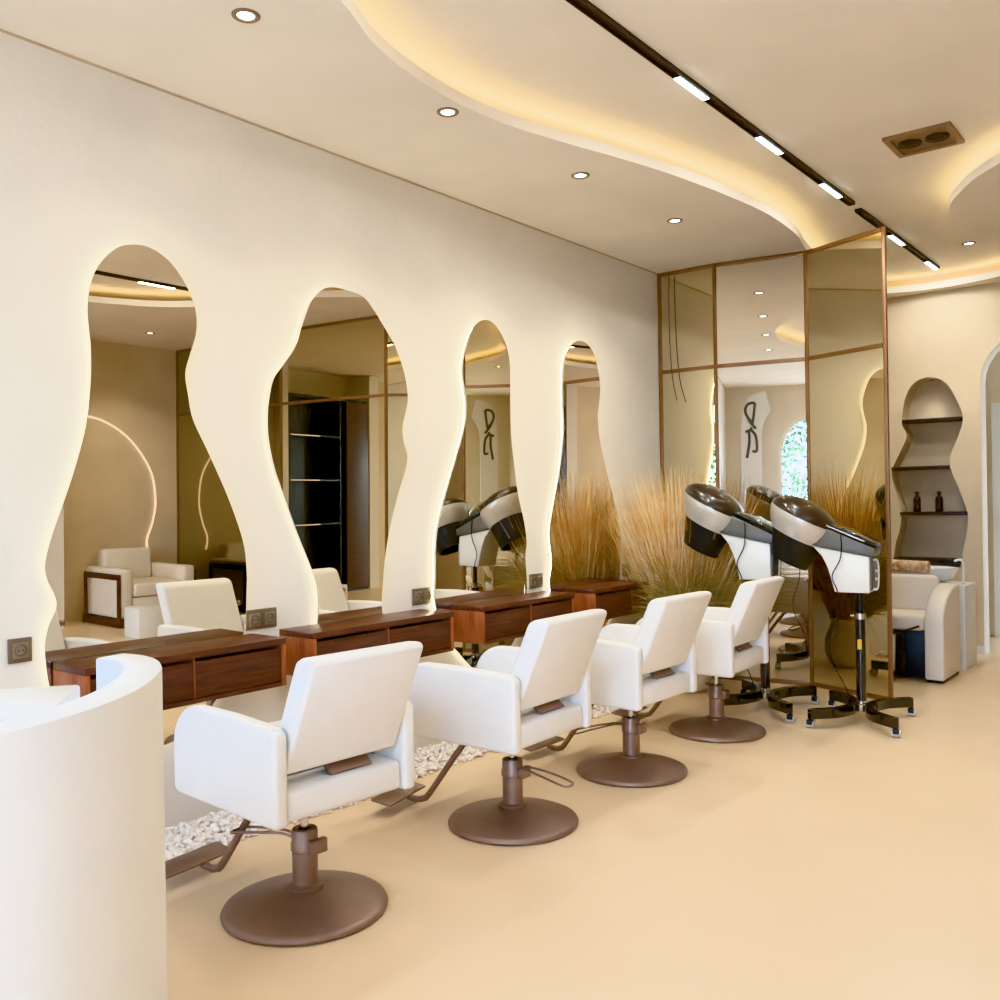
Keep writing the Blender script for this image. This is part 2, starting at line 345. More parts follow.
# ------------------------------------------------------------------ wall mirrors with halo strips
MIR = {
 1: ([(1.964,2.392),(1.896,2.366),(1.829,2.297),(1.788,2.212),(1.773,2.11),(1.777,2.033),(1.784,1.957),(1.782,1.833),(1.763,1.667),(1.714,1.485),(1.658,1.327),(1.619,1.216),(1.600,1.132),(1.608,1.076),(1.636,1.01),(1.638,0.966),(1.606,0.89),(1.597,0.792),(1.63,0.62),(1.75,0.46),(1.9,0.37)],
     [(2.033,2.394),(2.113,2.361),(2.177,2.297),(2.227,2.213),(2.245,2.14),(2.239,2.063),(2.209,1.974),(2.188,1.896),(2.201,1.805),(2.223,1.705),(2.293,1.572),(2.389,1.379),(2.463,1.188),(2.482,1.053),(2.48,0.956),(2.466,0.788),(2.40,0.62),(2.297,0.482),(2.12,0.37)]),
 2: ([(3.014,2.401),(2.944,2.382),(2.888,2.334),(2.854,2.286),(2.806,2.174),(2.769,2.08),(2.698,1.988),(2.646,1.923),(2.622,1.848),(2.609,1.755),(2.612,1.646),(2.643,1.515),(2.697,1.381),(2.769,1.212),(2.838,1.067),(2.884,0.959),(2.895,0.872),(2.887,0.786),(2.86,0.60),(2.90,0.45),(3.0,0.37)],
     [(3.105,2.399),(3.202,2.385),(3.273,2.33),(3.349,2.249),(3.426,2.16),(3.49,2.029),(3.515,1.909),(3.503,1.835),(3.474,1.745),(3.482,1.663),(3.507,1.595),(3.494,1.52),(3.436,1.388),(3.376,1.222),(3.337,1.062),(3.319,0.924),(3.31,0.812),(3.33,0.62),(3.28,0.46),(3.16,0.37)]),
 3: ([(4.153,2.406),(4.057,2.352),(3.985,2.225),(3.950,2.097),(3.965,1.994),(3.982,1.907),(3.968,1.78),(3.891,1.601),(3.795,1.392),(3.722,1.206),(3.702,1.069),(3.700,0.932),(3.694,0.801),(3.76,0.62),(3.902,0.482),(4.05,0.37)],
     [(4.255,2.397),(4.358,2.309),(4.410,2.182),(4.412,1.974),(4.417,1.75),(4.447,1.562),(4.488,1.372),(4.545,1.217),(4.572,1.085),(4.558,0.987),(4.569,0.793),(4.52,0.60),(4.38,0.45),(4.22,0.37)]),
 4: ([(5.129,2.406),(5.035,2.35),(4.975,2.261),(4.958,2.123),(4.956,1.961),(4.962,1.822),(4.938,1.66),(4.899,1.5),(4.835,1.309),(4.788,1.137),(4.805,1.017),(4.812,0.927),(4.786,0.795),(4.85,0.60),(4.98,0.46),(5.12,0.37)],
     [(5.244,2.403),(5.335,2.343),(5.389,2.235),(5.415,2.124),(5.400,2.011),(5.380,1.919),(5.400,1.768),(5.473,1.583),(5.572,1.373),(5.655,1.166),(5.674,1.008),(5.663,0.815),(5.60,0.60),(5.48,0.46),(5.3,0.37)]),
}
MLAB = {1: 'bottle shaped wavy wall mirror nearest the curved white counter',
        2: 'wide shouldered wavy wall mirror with a narrow waist at the bottom, second from the counter',
        3: 'slim wavy wall mirror with a flaring foot, third from the counter',
        4: 'narrow wavy wall mirror beside the dried grass, farthest from the counter'}
for k, (Lp, Rp) in MIR.items():
    yc = sum(p[0] for p in Lp + Rp) / len(Lp + Rp)
    t = thing('wall_mirror', MLAB[k], 'mirror', (0.0, yc, 1.4), 0, 'backlit wavy mirrors on the left wall')
    loop = smooth_path([(0, a - yc, z - 1.4) for a, z in Lp[::-1] + Rp], 5, closed=True)
    out = [(p.y, p.z) for p in loop]
    mg = obj('mirror_glass', prism(out, 0.034, 0.039, 'x'), M['mirror'], t, smooth=30); mg.rotation_euler = (0, math.radians(0.5), math.radians({1: -0.4, 3: 2.3, 4: 0.8}.get(k, 0)))
    n = len(loop); b = BM(); prev = first = None
    cen = []
    for i in range(0, n, 2):
        d = (loop[(i + 1) % n] - loop[i - 1]).normalized(); nr = Vector((0, d.z, -d.y))
        cen.append(loop[i] - nr * 0.022)
    # decide inward side: polygon orientation
    area = sum(out[i][0] * out[(i + 1) % n][1] - out[(i + 1) % n][0] * out[i][1] for i in range(n))
    if area < 0: cen = [loop[i] + (loop[i] - cen[j]) for j, i in enumerate(range(0, n, 2))]
    m = len(cen)
    rows = []
    for i, p in enumerate(cen):
        rows.append([b.verts.new((0.008, p.y, p.z)), b.verts.new((0.018, p.y, p.z))])
    for i in range(m):
        a, c = rows[i], rows[(i + 1) % m]; b.faces.new((a[0], c[0], c[1], a[1]))
    obj('led_strip', b, M['led_mirror'], t, smooth=0)
    inn = [(yc * 0 + p.y * 0.7, p.z * 0.85) for p in cen]
    obj('backing_mount', prism(inn, 0.0, 0.0225, 'x'), M['grey'], t)

# ------------------------------------------------------------------ floating dressing consoles
def make_console(y0, y1, label):
    t = thing('floating_console', label, 'console table', (0.038, y0, 0), 0, 'floating wooden consoles under the mirrors')
    w = y1 - y0; D = 0.242; zb, zt = 0.565, 0.770
    obj('top_board', box(0, D, 0, w, zt - 0.028, zt, 0.002), M['wood_top'], t)
    for a, c in ((0, 0.02), (w - 0.02, w)):
        obj('side_board', box(0, D - 0.002, a, c, zb, zt - 0.0285, 0.0015), M['wood_side'], t)
    obj('bottom_board', box(0, D - 0.004, 0.0205, w - 0.0205, zb, zb + 0.018), M['wood'], t)
    obj('back_board', box(0, 0.012, 0.0205, w - 0.0205, zb + 0.019, zt - 0.029), M['wood_dark'], t)
    sp = w * 0.50
    for a, c in ((0.024, sp - 0.004), (sp + 0.004, w - 0.024)):
        d = obj('drawer', box(D - 0.03, D - 0.008, a, c, zb + 0.021, zt - 0.043, 0.0015), M['wood'], t)
        obj('drawer_lip', box(D - 0.05, D - 0.031, a, c, zb + 0.021, zt - 0.056, 0.001), M['wood_dark'], d)
    obj('divider', box(0.0125, D - 0.006, sp - 0.0025, sp + 0.0025, zb + 0.019, zt - 0.0295), M['wood_side'], t)
    return t
make_console(1.620, 2.505, 'red-brown floating wooden console under the mirror nearest the counter')
make_console(2.655, 3.590, 'red-brown floating wooden console under the second mirror from the counter')
make_console(3.825, 4.715, 'red-brown floating wooden console under the third mirror from the counter')
make_console(4.935, 5.890, 'red-brown floating wooden console beside the dried grass, farthest from the counter')

# wall sockets
def socket(y0, y1, z, n, label):
    w = y1 - y0
    t = thing('wall_socket', label, 'socket', (0, (y0 + y1) / 2, z), 0, 'bronze wall sockets')
    obj('cover_plate', box(0.0, 0.010, -w / 2, w / 2, -0.045, 0.045, 0.003), M['socket'], t)
    for i in range(n):
        yc = -w / 2 + w * (i + 0.5) / n
        o = obj('insert', box(0.0101, 0.013, yc - 0.028, yc + 0.028, -0.028, 0.028, 0.001), M['socket_in'], t)
        b = BM(); add_lathe(b, [(0.021, 0.0), (0.023, 0.003), (0.019, 0.003), (0.017, -0.001), (0.0, -0.001)], 20,
                            mtx=Matrix.Translation((0.0135, yc, 0)) @ Matrix.Rotation(PI / 2, 4, 'Y'))
        obj('socket_well', b, M['socket'], o)
        b = BM()
        for s in (-0.008, 0.008):
            add_lathe(b, [(0.0, 0.001), (0.0028, 0.001), (0.0028, 0.0), ], 8, mtx=Matrix.Translation((0.0138, yc + s, 0)) @ Matrix.Rotation(PI / 2, 4, 'Y'))
        obj('contact_hole', b, M['black'], o)
    return t
socket(1.475, 1.56, 0.825, 1, 'single bronze wall socket left of the first mirror')
socket(2.50, 2.665, 0.824, 2, 'double bronze wall socket between the first and second mirrors')
socket(3.565, 3.715, 0.831, 2, 'double bronze wall socket between the second and third mirrors')
socket(4.615, 4.755, 0.834, 2, 'double bronze wall socket between the third and fourth mirrors')
socket(5.735, 5.83, 0.825, 1, 'single bronze wall socket right of the fourth mirror, beside the grass')

# ------------------------------------------------------------------ styling chairs
def make_chair():
    t = thing('styling_chair', '', 'salon chair', (0, 0, 0), 0, 'white styling chairs along the mirror wall')
    b = BM(); add_lathe(b, [(0, 0.0), (0.262, 0.0), (0.270, 0.004), (0.272, 0.012), (0.268, 0.020), (0.255, 0.026), (0.19, 0.043), (0.12, 0.060), (0.075, 0.071), (0.06, 0.074), (0, 0.074)], 64)
    obj('base_disc', b, M['bronze'], t, smooth=50)
    b = BM(); add_lathe(b, [(0.058, 0.0745), (0.058, 0.083), (0.050, 0.086), (0.042, 0.090), (0.042, 0.195), (0.046, 0.199), (0.046, 0.222), (0.043, 0.228), (0.043, 0.262), (0.040, 0.268), (0.022, 0.268), (0.022, 0.255), (0, 0.255)], 36)
    pc = obj('pedestal', b, M['bronze'], t, smooth=40)
    obj('clamp_block', box(-0.018, 0.048, -0.062, -0.036, 0.192, 0.238, 0.004), M['bronze'], pc)
    b = BM(); add_tube(b, [(0, 0, 0.2555), (0, 0, 0.3515)], 0.013, 16); obj('piston', b, M['steel'], t)
    # body
    obj('seat_base', box(-0.2345, 0.2345, -0.180, 0.355, 0.368, 0.47, 0.022, 3), M['leather'], t)
    obj('under_plate', box(-0.12, 0.12, -0.12, 0.2, 0.352, 0.3675, 0.004), M['bronze'], t)
    obj('seat_cushion', box(-0.233, 0.233, -0.06, 0.370, 0.4705, 0.535, 0.024, 3), M['leather'], t)
    prof = [(-0.185, 0.362), (0.33, 0.362)] + arc(0.335, 0.392, 0.03, -90, 0, 4)[1:] + [(0.366, 0.49)] + arc(0.226, 0.535, 0.140, 0, 84, 9) + \
           [(0.05, 0.676)] + [(-0.155, 0.664)] + arc(-0.155, 0.634, 0.03, 90, 180, 4)
    for s in (-1, 1):
        a, c = (0.2355, 0.288) if s > 0 else (-0.288, -0.2355)
        obj('armrest', prism(prof, a, c, 'x', bev=0.015, seg=3), M['leather'], t, smooth=50)
    bp = [(-0.160, 0.512), (-0.068, 0.504), (-0.205, 0.846), (-0.216, 0.868), (-0.240, 0.880), (-0.285, 0.884), (-0.305, 0.872)]
    bk = obj('backrest', prism(bp, -0.228, 0.226, 'x', bev=0.014, seg=3), M['leather'], t, smooth=50)
    b = BM(); add_tube(b, [(0.2265, -0.19, 0.735), (0.236, -0.19, 0.735)], 0.007, 12); add_tube(b, [(0.2365, -0.19, 0.735), (0.256, -0.19, 0.735)], 0.015, 16)
    obj('recline_knob', b, M['bronze'], bk)
    b = BM(); add_prism(b, [(-0.150, 0.4715), (-0.155, 0.478), (-0.12, 0.508), (-0.07, 0.5105), (-0.07, 0.503), (-0.11, 0.497), (-0.14, 0.4715)], -0.045, 0.125, 'x', bev=0.002)
    obj('recline_bracket', b, M['bronze'], t)
    # foot rest
    pts = smooth_path([(0, 0.13, 0.346), (0, 0.20, 0.330), (0, 0.26, 0.265), (0, 0.40, 0.075), (0, 0.435, 0.046), (0, 0.47, 0.040), (0, 0.51, 0.046)], 6)
    b = BM(); add_tube(b, pts, 0.0135, 12); fr = obj('footrest_tube', b, M['bronze'], t)
    rot = Matrix.Translation((0, 0.545, 0.062)) @ Matrix.Rotation(math.radians(8), 4, 'X')
    obj('footrest_plate', box(-0.17, 0.13, -0.05, 0.05, -0.005, 0.005, 0.004, rot=rot), M['bronze'], fr)
    # pump lever
    lp = [(0.0465, 0.012, 0.235), (0.09, 0.020, 0.242), (0.20, 0.035, 0.232), (0.285, 0.038, 0.218), (0.305, 0.022, 0.214), (0.305, -0.010, 0.214), (0.285, -0.024, 0.218), (0.20, -0.024, 0.230), (0.09, -0.014, 0.240), (0.0465, -0.010, 0.233)]
    b = BM(); add_tube(b, smooth_path(lp, 5), 0.0048, 8); obj('pump_lever', b, M['bronze'], t)
    for ch in t.children:
        if ch.name.split('.')[0] in ('seat_base', 'seat_cushion', 'armrest', 'backrest', 'recline_bracket', 'under_plate'):
            ch.scale = (0.98, 1.09, 1.0); ch.location = (0.040, 0.010, 0)
        if ch.name.startswith('armrest'): ch.scale.y = 1.12
    return t
chair = make_chair()
CH = [(1.050, 1.965, 86, -170, 'white styling chair nearest the camera, beside the curved counter'),
      (1.105, 3.015, 91, -5, 'white styling chair second from the counter, pump lever pointing right'),
      (1.132, 3.930, 88, 232, 'white styling chair third from the counter, pump lever pointing left'),
      (1.128, 4.890, 92, 120, 'white styling chair farthest from the counter, next to the hair steamers')]
for i, (x, y, rz, lev, lab) in enumerate(CH):
    if i == 0:
        c = chair; c.location = (x, y, 0); c.rotation_euler = (0, 0, math.radians(rz)); c['label'] = lab
    else: c = dup(chair, (x, y, 0), math.radians(rz), lab)
    for ch in c.children:
        if ch.name.startswith('footrest_tube'): ch.rotation_euler = (0, 0, math.radians((10, 12, 1, 2)[i]))
        if ch.name.startswith('pump_lever'): ch.rotation_euler = (0, 0, math.radians(lev - rz))

# ------------------------------------------------------------------ curved white counter (front left)
t = thing('reception_counter', 'curved white plaster reception counter in the left foreground', 'counter', (2.022, 0.618, 0))
cl = smooth_path([(1.98, -1.0, 0), (2.05, -0.4, 0), (2.07, 0.1, 0), (2.055, 0.42, 0), (2.03, 0.59, 0), (1.985, 0.71, 0), (1.925, 0.805, 0), (1.85, 0.885, 0), (1.77, 0.950, 0), (1.69, 0.995, 0), (1.615, 1.015, 0), (1.545, 1.005, 0)], 6)
lft, rgt = [], []
for i, p in enumerate(cl):
    d = (cl[min(i + 1, len(cl) - 1)] - cl[max(i - 1, 0)]).normalized(); nr = Vector((-d.y, d.x, 0)) * 0.037
    lft.append(((p + nr).x - 2.0, (p + nr).y - 0.6)); rgt.append(((p - nr).x - 2.0, (p - nr).y - 0.6))
obj('curved_wall', prism(rgt + lft[::-1], 0.0, 1.02, 'z', bev=0.006, seg=2), M['counter'], t, smooth=40)
wt = [(1.1, -0.95), (1.93, -0.95), (2.0, -0.4), (2.02, 0.1), (2.005, 0.40), (1.965, 0.58), (1.90, 0.72), (1.80, 0.83), (1.68, 0.91), (1.6, 0.94), (1.3, 0.7), (1.1, 0.4)]
obj('inner_worktop', prism([(a - 2.0, b - 0.6) for a, b in wt], 0.72, 0.755, 'z'), M['counter'], t)
obj('support_panel', box(-0.75, -0.70, -1.4, -0.5, 0.0, 0.719), M['counter'], t)
tag(obj('storage_box', box(-0.14, 0.14, -0.11, 0.11, 0.0, 0.25, 0.006, rot=Matrix.Translation((1.80, 0.69, 0.7555)) @ Matrix.Rotation(math.radians(-38), 4, 'Z')), M['white_plastic']),
    'white box standing behind the rim of the curved counter', 'box')

# ------------------------------------------------------------------ pebble bed along the wall
random.seed(3)
b = BM()
base = bmesh.new(); bmesh.ops.create_icosphere(base, subdivisions=1, radius=1.0)
bv = [v.co.copy() for v in base.verts]; bf = [[v.index for v in f.verts] for f in base.faces]; base.free()
for i in range(5200):
    y = random.uniform(1.15, 5.35); x = random.uniform(0.045, 0.375 + 0.02 * math.sin(y * 5) + 0.07 * max(0, (y - 3.9) / 1.4))
    r = random.uniform(0.008, 0.017); z = random.uniform(0.004, 0.026) * (1 - 0.5 * (x / 0.42) ** 4)
    R = Matrix.Rotation(random.uniform(0, 6.28), 3, 'Z') @ Matrix.Rotation(random.uniform(-0.5, 0.5), 3, 'X')
    sc = Vector((r * random.uniform(0.8, 1.3), r * random.uniform(0.8, 1.3), r * random.uniform(0.55, 0.8)))
    vs = [b.verts.new(R @ Vector((c.x * sc.x, c.y * sc.y, c.z * sc.z)) + Vector((x, y, max(z, sc.z * 0.6)))) for c in bv]
    for f in bf: b.faces.new([vs[k] for k in f])
o = obj('pebble_bed', b, M['pebble'], smooth=80); tag(o, 'strip of white pebbles on the floor along the mirror wall', 'pebbles'); o['kind'] = 'stuff'

# ------------------------------------------------------------------ mirrored partitions
def partition(pts, label, mats, zm=2.315, top=ZC - 0.002):
    x0, y0 = pts[0]
    t = thing('mirror_partition', label, 'partition', (x0, y0, 0), 0, 'mirrored folding partitions')
    for i, (x, y) in enumerate(pts):
        obj('post', box(x - x0 - 0.012, x - x0 + 0.012, y - y0 - 0.015, y - y0 + 0.015, 0.0, top, 0.002), M['bronze_frame'], t)
    for i in range(len(pts) - 1):
        a = Vector((pts[i][0] - x0, pts[i][1] - y0, 0)); c = Vector((pts[i + 1][0] - x0, pts[i + 1][1] - y0, 0))
        d = c - a; ln = d.length; ang = math.atan2(d.y, d.x)
        mt = Matrix.Translation(a) @ Matrix.Rotation(ang, 4, 'Z'); e = 0.0135
        for z0, z1 in ((0.0, 0.03), (zm - 0.014, zm + 0.014), (top - 0.028, top)):
            obj('rail', box(e, ln - e, -0.015, 0.015, z0, z1, 0.002, rot=mt), M['bronze_frame'], t)
        for z0, z1 in ((0.0305, zm - 0.0145), (zm + 0.0145, top - 0.0285)):
            obj('mirror_panel', box(e, ln - e, -0.004, 0.004, z0, z1, rot=mt), M[mats[i]], t, smooth=0)
    return t
partition([(0.018, 6.328), (0.472, 6.335), (1.112, 6.454), (1.712, 6.218)], 'zigzag bronze framed mirror partition on the left behind the hair steamers',
          ['mirror_bronze', 'mirror_clear', 'mirror_bronze'])
partition([(XR - 0.02, 6.05), (4.36, 6.05), (2.88, 6.12), (2.62, 6.32)], 'bronze framed mirror partition on the right beyond the armchair, seen in the mirrors',
          ['mirror_dark', 'mirror_bronze', 'mirror_bronze'])
# loose cable hanging on the first panel
b = BM(); add_tube(b, smooth_path([(0.125, 6.28, 3.05), (0.123, 6.275, 2.8), (0.130, 6.27, 2.5), (0.15, 6.265, 2.25), (0.19, 6.255, 2.08)], 6), 0.0035, 8)
tag(obj('hanging_cable', b, M['vent_dark']), 'thin dark cable hanging down the first panel of the left partition', 'cable')

# ------------------------------------------------------------------ hair steamers
def make_steamer():
    t = thing('hair_steamer', '', 'hair steamer', (0, 0, 0), 0, 'hair steamers on rolling stands')
    # base: two curved bars back to back, castors at the ends
    for s in (-1, 1):
        pts = smooth_path([(s * 0.232, -0.30, 0.085), (s * 0.115, -0.20, 0.085), (s * 0.060, -0.09, 0.085), (s * 0.046, 0, 0.085), (s * 0.060, 0.09, 0.085), (s * 0.115, 0.20, 0.085), (s * 0.232, 0.30, 0.085)], 5)
        b = BM(); prev = None
        for i, p in enumerate(pts):
            d = (pts[min(i + 1, len(pts) - 1)] - pts[max(i - 1, 0)]).normalized(); nr = Vector((-d.y, d.x, 0)) * 0.022
            cur = [b.verts.new(p + nr + Vector((0, 0, -0.028))), b.verts.new(p - nr + Vector((0, 0, -0.028))), b.verts.new(p - nr + Vector((0, 0, 0.028))), b.verts.new(p + nr + Vector((0, 0, 0.028)))]
            if prev:
                for k in range(4): b.faces.new((prev[k], prev[(k + 1) % 4], cur[(k + 1) % 4], cur[k]))
            else: b.faces.new(cur)
            prev = cur
        b.faces.new(prev[::-1])
        bar = obj('base_bar', b, M['black_gloss'], t, smooth=40)
        for e in (-1, 1):
            b = BM(); add_tube(b, [(s * 0.232, e * 0.286, 0.0565), (s * 0.232, e * 0.286, 0.050)], 0.010, 10)
            add_box(b, s * 0.232 - 0.017, s * 0.232 + 0.017, e * 0.286 - 0.012, e * 0.286 + 0.022, 0.022, 0.050, 0.004)
            ca = obj('castor', b, M['black'], bar)
            b = BM(); add_tube(b, [(s * 0.232 - 0.022, e * 0.286 - 0.006, 0.024), (s * 0.232 + 0.022, e * 0.286 - 0.006, 0.024)], 0.0238, 16)
            cw = obj('castor_wheel', b, M['silver'], bar)
    b = BM(); add_lathe(b, [(0, 0.066), (0.03, 0.066), (0.036, 0.09), (0.036, 0.106), (0.028, 0.112), (0.028, 0.13), (0, 0.13)], 24); obj('hub', b, M['steel'], t)
    b = BM(); add_tube(b, [(0, 0, 0.1305), (0, 0, 0.62)], 0.029, 20); po = obj('stand_tube', b, M['black_gloss'], t)
    obj('sticker', box(-0.012, 0.012, 0.0290, 0.0310, 0.44, 0.50), M['yellow'], po)
    b = BM(); add_tube(b, [(0, 0, 0.62), (0, 0, 0.655)], 0.033, 20); add_tube(b, [(0.033, 0, 0.637), (0.055, 0, 0.637)], 0.010, 10); obj('collar', b, M['steel'], t)
    b = BM(); add_tube(b, [(0, 0, 0.6551), (0, 0, 0.80)], 0.017, 16); obj('inner_pole', b, M['black'], t)
    # body, arm
    bd = [(-0.09, 0.785), (0.150, 0.785), (0.165, 0.84), (0.195, 0.93), (0.235, 1.0), (0.30, 1.062), (-0.09, 1.002)]
    body = obj('tank_body', prism(bd, -0.105, 0.105, 'y', bev=0.010, seg=2), M['white_plastic'], t, smooth=40)
    obj('rear_panel', box(-0.104, -0.0905, -0.085, 0.085, 0.80, 0.99, 0.004), M['grey'], body)
    b = BM(); add_tube(b, smooth_path([(-0.1045, 0.055, 0.98), (-0.135, 0.055, 0.975), (-0.142, 0.055, 0.90), (-0.135, 0.055, 0.815), (-0.1045, 0.055, 0.805)], 5), 0.007, 10); obj('rear_handle', b, M['silver'], body)
    b = BM()
    for z in (0.86, 0.91): add_tube(b, [(-0.1045, -0.02, z), (-0.120, -0.02, z)], 0.012, 12)
    obj('rear_knob', b, M['silver'], body)
    am = [(-0.125, 1.000), (0.235, 1.052), (0.30, 1.066), (0.335, 1.10), (0.215, 1.175), (-0.13, 1.052)]
    arm = obj('arm', prism(am, -0.118, 0.118, 'y', bev=0.010, seg=2), M['grey'], t, smooth=40)
    b = BM(); add_prism(b, [(-0.14, 1.057), (0.20, 1.181), (0.195, 1.197), (0.06, 1.160), (-0.12, 1.085), (-0.148, 1.068)], -0.112, 0.112, 'y', bev=0.008, seg=2)
    cp = obj('control_panel', b, M['black_gloss'], arm)
    obj('trim_bar', box(-0.13, 0.15, 0.1122, 0.1145, -0.004, 0.004, 0.001, rot=Matrix.Translation((0.06, 0, 1.135)) @ Matrix.Rotation(math.radians(-20), 4, 'Y')), M['silver'], cp)
    # hood: lathe about a tilted axis
    ht = Matrix.Translation((0.385, 0, 1.235)) @ Matrix.Rotation(math.radians(-23), 4, 'Y')
    def lathe(prof, sx=1.0, sy=0.84): return add_lathe(BM(), prof, 44, sx, sy, ht)
    R = 0.245
    dome = [(R * math.cos(a), 0.006 + 0.100 * math.sin(a)) for a in [PI / 2 * k / 10 for k in range(10)]] + [(0, 0.106)]
    obj('hood_dome', lathe([(R - 0.012, 0.004)] + dome), M['hood'], t, smooth=60)
    band = lathe([(R + 0.002, 0.005), (R + 0.004, -0.004), (R - 0.004, -0.040), (R - 0.024, -0.090), (R - 0.052, -0.130), (R - 0.060, -0.130), (R - 0.032, -0.087), (R - 0.012, -0.036), (R - 0.008, 0.003)])
    obj('hood_band', band, M['silver'], t, smooth=50)
    vt = Matrix.Translation((0.015, 0, 0))
    vb = BM(); add_lathe(vb, [(R - 0.058, -0.100), (R - 0.062, -0.14), (R - 0.105, -0.300), (R - 0.111, -0.300), (R - 0.070, -0.14), (R - 0.068, -0.100)], 36, 1.0, 0.84, ht)
    obj('hood_visor', vb, M['black'], t, smooth=50)
    # cable from the arm down to the floor
    b = BM(); add_tube(b, smooth_path([(0.08, 0.120, 1.13), (0.075, 0.128, 1.06), (0.085, 0.125, 0.98), (0.13, 0.125, 0.88), (0.10, 0.12, 0.78), (0.11, 0.11, 0.62), (0.155, 0.10, 0.48), (0.14, 0.09, 0.36), (0.07, 0.09, 0.22), (0.05, 0.05, 0.115)], 6), 0.0035, 8)
    obj('power_cable', b, M['black'], t)
    for ch in t.children:
        if ch.name.split('.')[0] in ('tank_body', 'arm', 'hood_dome', 'hood_band', 'hood_visor'): ch.scale = (0.82, 1, 1)
    return t
st = make_steamer()
st.location = (1.725, 5.58, 0); st.rotation_euler = (0, 0, math.radians(187)); st['label'] = 'black and white hair steamer nearer the partition end post, right of the pair'
st2 = dup(st, (1.135, 5.575, 0), math.radians(186), 'black and white hair steamer closer to the dried grass, left of the pair')

st2.scale = (1, 1, 1.05); st.scale = (1, 1, 0.985)
# ------------------------------------------------------------------ dried grass in a pot
random.seed(11)
t = thing('dried_grass_pot', 'big fan of golden and olive dried grass in a cream pot in the corner', 'dried grass', (0.47, 5.83, 0))
b = BM(); add_lathe(b, [(0, 0), (0.10, 0), (0.135, 0.03), (0.165, 0.12), (0.16, 0.22), (0.125, 0.31), (0.115, 0.36), (0.128, 0.38), (0.118, 0.38), (0.105, 0.36), (0.11, 0.31), (0, 0.29)], 40); obj('pot', b, M['pot'], t, smooth=60)
def blade(b, p, d, ln, w, droop, n=7):
    d = Vector(d).normalized(); pos = Vector(p); prev = None
    side = d.cross(Vector((random.uniform(-1, 1), random.uniform(-1, 1), random.uniform(-0.3, 0.3)))).normalized()
    for i in range(n + 1):
        ww = w * (1 - (i / n) ** 2 * 0.9)
        cur = [b.verts.new(pos - side * ww), b.verts.new(pos + side * ww)]
        if prev: b.faces.new((prev[0], prev[1], cur[1], cur[0]))
        prev = cur; d = (d + Vector((0, 0, -droop))).normalized(); pos = pos + d * (ln / n)
def clampdir(x, y):  # keep blades inside the corner
    return x, y
b = BM()
for i in range(2000):
    a = random.gauss(0.02, 0.24); bb = random.gauss(-0.05, 0.20)
    p = (random.uniform(-0.14, 0.06) + a * 0.12, random.uniform(-0.06, 0.05), 0.36)
    d = (a - 0.12, min(bb, 0.24), 1.0)
    ln = random.uniform(0.66, 1.30) * (1 - 0.25 * abs(a))
    blade(b, p, d, ln, random.uniform(0.0020, 0.0042), random.uniform(0.0, 0.05))
for v in b.verts:
    v.co.x = max(v.co.x, -0.40 + 0.02 * math.sin(v.co.z * 40)); v.co.y = min(v.co.y, 0.40)
obj('golden_plumes', b, M['straw'], t, smooth=0)
b = BM()
for i in range(520):
    a = random.gauss(0.0, 0.22); p = (random.uniform(-0.12, 0.06) + a * 0.12, random.uniform(-0.12, 0.0), 0.38)
    blade(b, p, (a - 0.10, random.uniform(-0.35, 0.1), 1.0), random.uniform(0.7, 1.22), random.uniform(0.0022, 0.0045), random.uniform(0.0, 0.04))
for v in b.verts:
    v.co.x = max(v.co.x, -0.39); v.co.y = min(v.co.y, 0.38)
obj('pale_plumes', b, M['pale_straw'], t, smooth=0)
b = BM()
for i in range(1900):
    an = random.uniform(-2.6, 0.6); rr = random.uniform(0.3, 1.3)
    d = (math.cos(an) * rr * 0.9 + 0.15, math.sin(an) * rr * 0.75, random.uniform(0.5, 1.0))
    p = (random.uniform(-0.06, 0.12), random.uniform(-0.14, 0.02), random.uniform(0.36, 0.66))
    blade(b, p, d, random.uniform(0.34, 0.62), random.uniform(0.0013, 0.0028), random.uniform(0.06, 0.2))
for v in b.verts:
    v.co.x = max(v.co.x, -0.40); v.co.y = min(v.co.y, 0.36)
obj('olive_fronds', b, M['olive'], t, smooth=0)
b = BM()
add_tube(b, smooth_path([(0.02, -0.06, 0.37), (0.03, -0.10, 0.60), (0.01, -0.10, 0.85), (0.02, -0.08, 1.0)], 6), 0.006, 8)
add_tube(b, smooth_path([(-0.04, -0.07, 0.37), (-0.18, -0.12, 0.46), (-0.27, -0.13, 0.60), (-0.22, -0.12, 0.70), (-0.12, -0.12, 0.70)], 6), 0.006, 8)
obj('bent_stem', b, M['stem'], t)

# ------------------------------------------------------------------ shelf niche: boards, bottles, spot
def shelf(x0, x1, z, label):
    return tag(obj('niche_shelf', box(x0, x1, YB - 0.012, YB + 0.2, z - 0.015, z + 0.012, 0.002), M['shelf']), label, 'shelf', 'dark shelves in the wavy niche')
shelf(1.195, 1.672, 1.985, 'dark shelf board at the top of the wavy wall niche')
shelf(1.10, 1.572, 1.575, 'dark shelf board second from the top of the wavy wall niche')
shelf(1.165, 1.700, 1.178, 'dark shelf board holding two dark bottles')
shelf(1.10, 1.655, 0.775, 'dark shelf board at the bottom of the niche behind the wash chair')
def bottle(x, label):
    b = BM(); add_lathe(b, [(0, 0), (0.028, 0), (0.031, 0.005), (0.031, 0.11), (0.026, 0.128), (0.013, 0.138), (0.013, 0.15), (0.017, 0.152), (0.017, 0.176), (0, 0.178)], 24)
    return tag(obj('product_bottle', b, M['bottle'], loc=(x, YB + 0.08, 1.1905), smooth=40), label, 'bottle', 'dark bottles on the niche shelf')
bottle(1.285, 'dark brown product bottle on the left of the third niche shelf')
bottle(1.465, 'dark brown product bottle on the right of the third niche shelf')
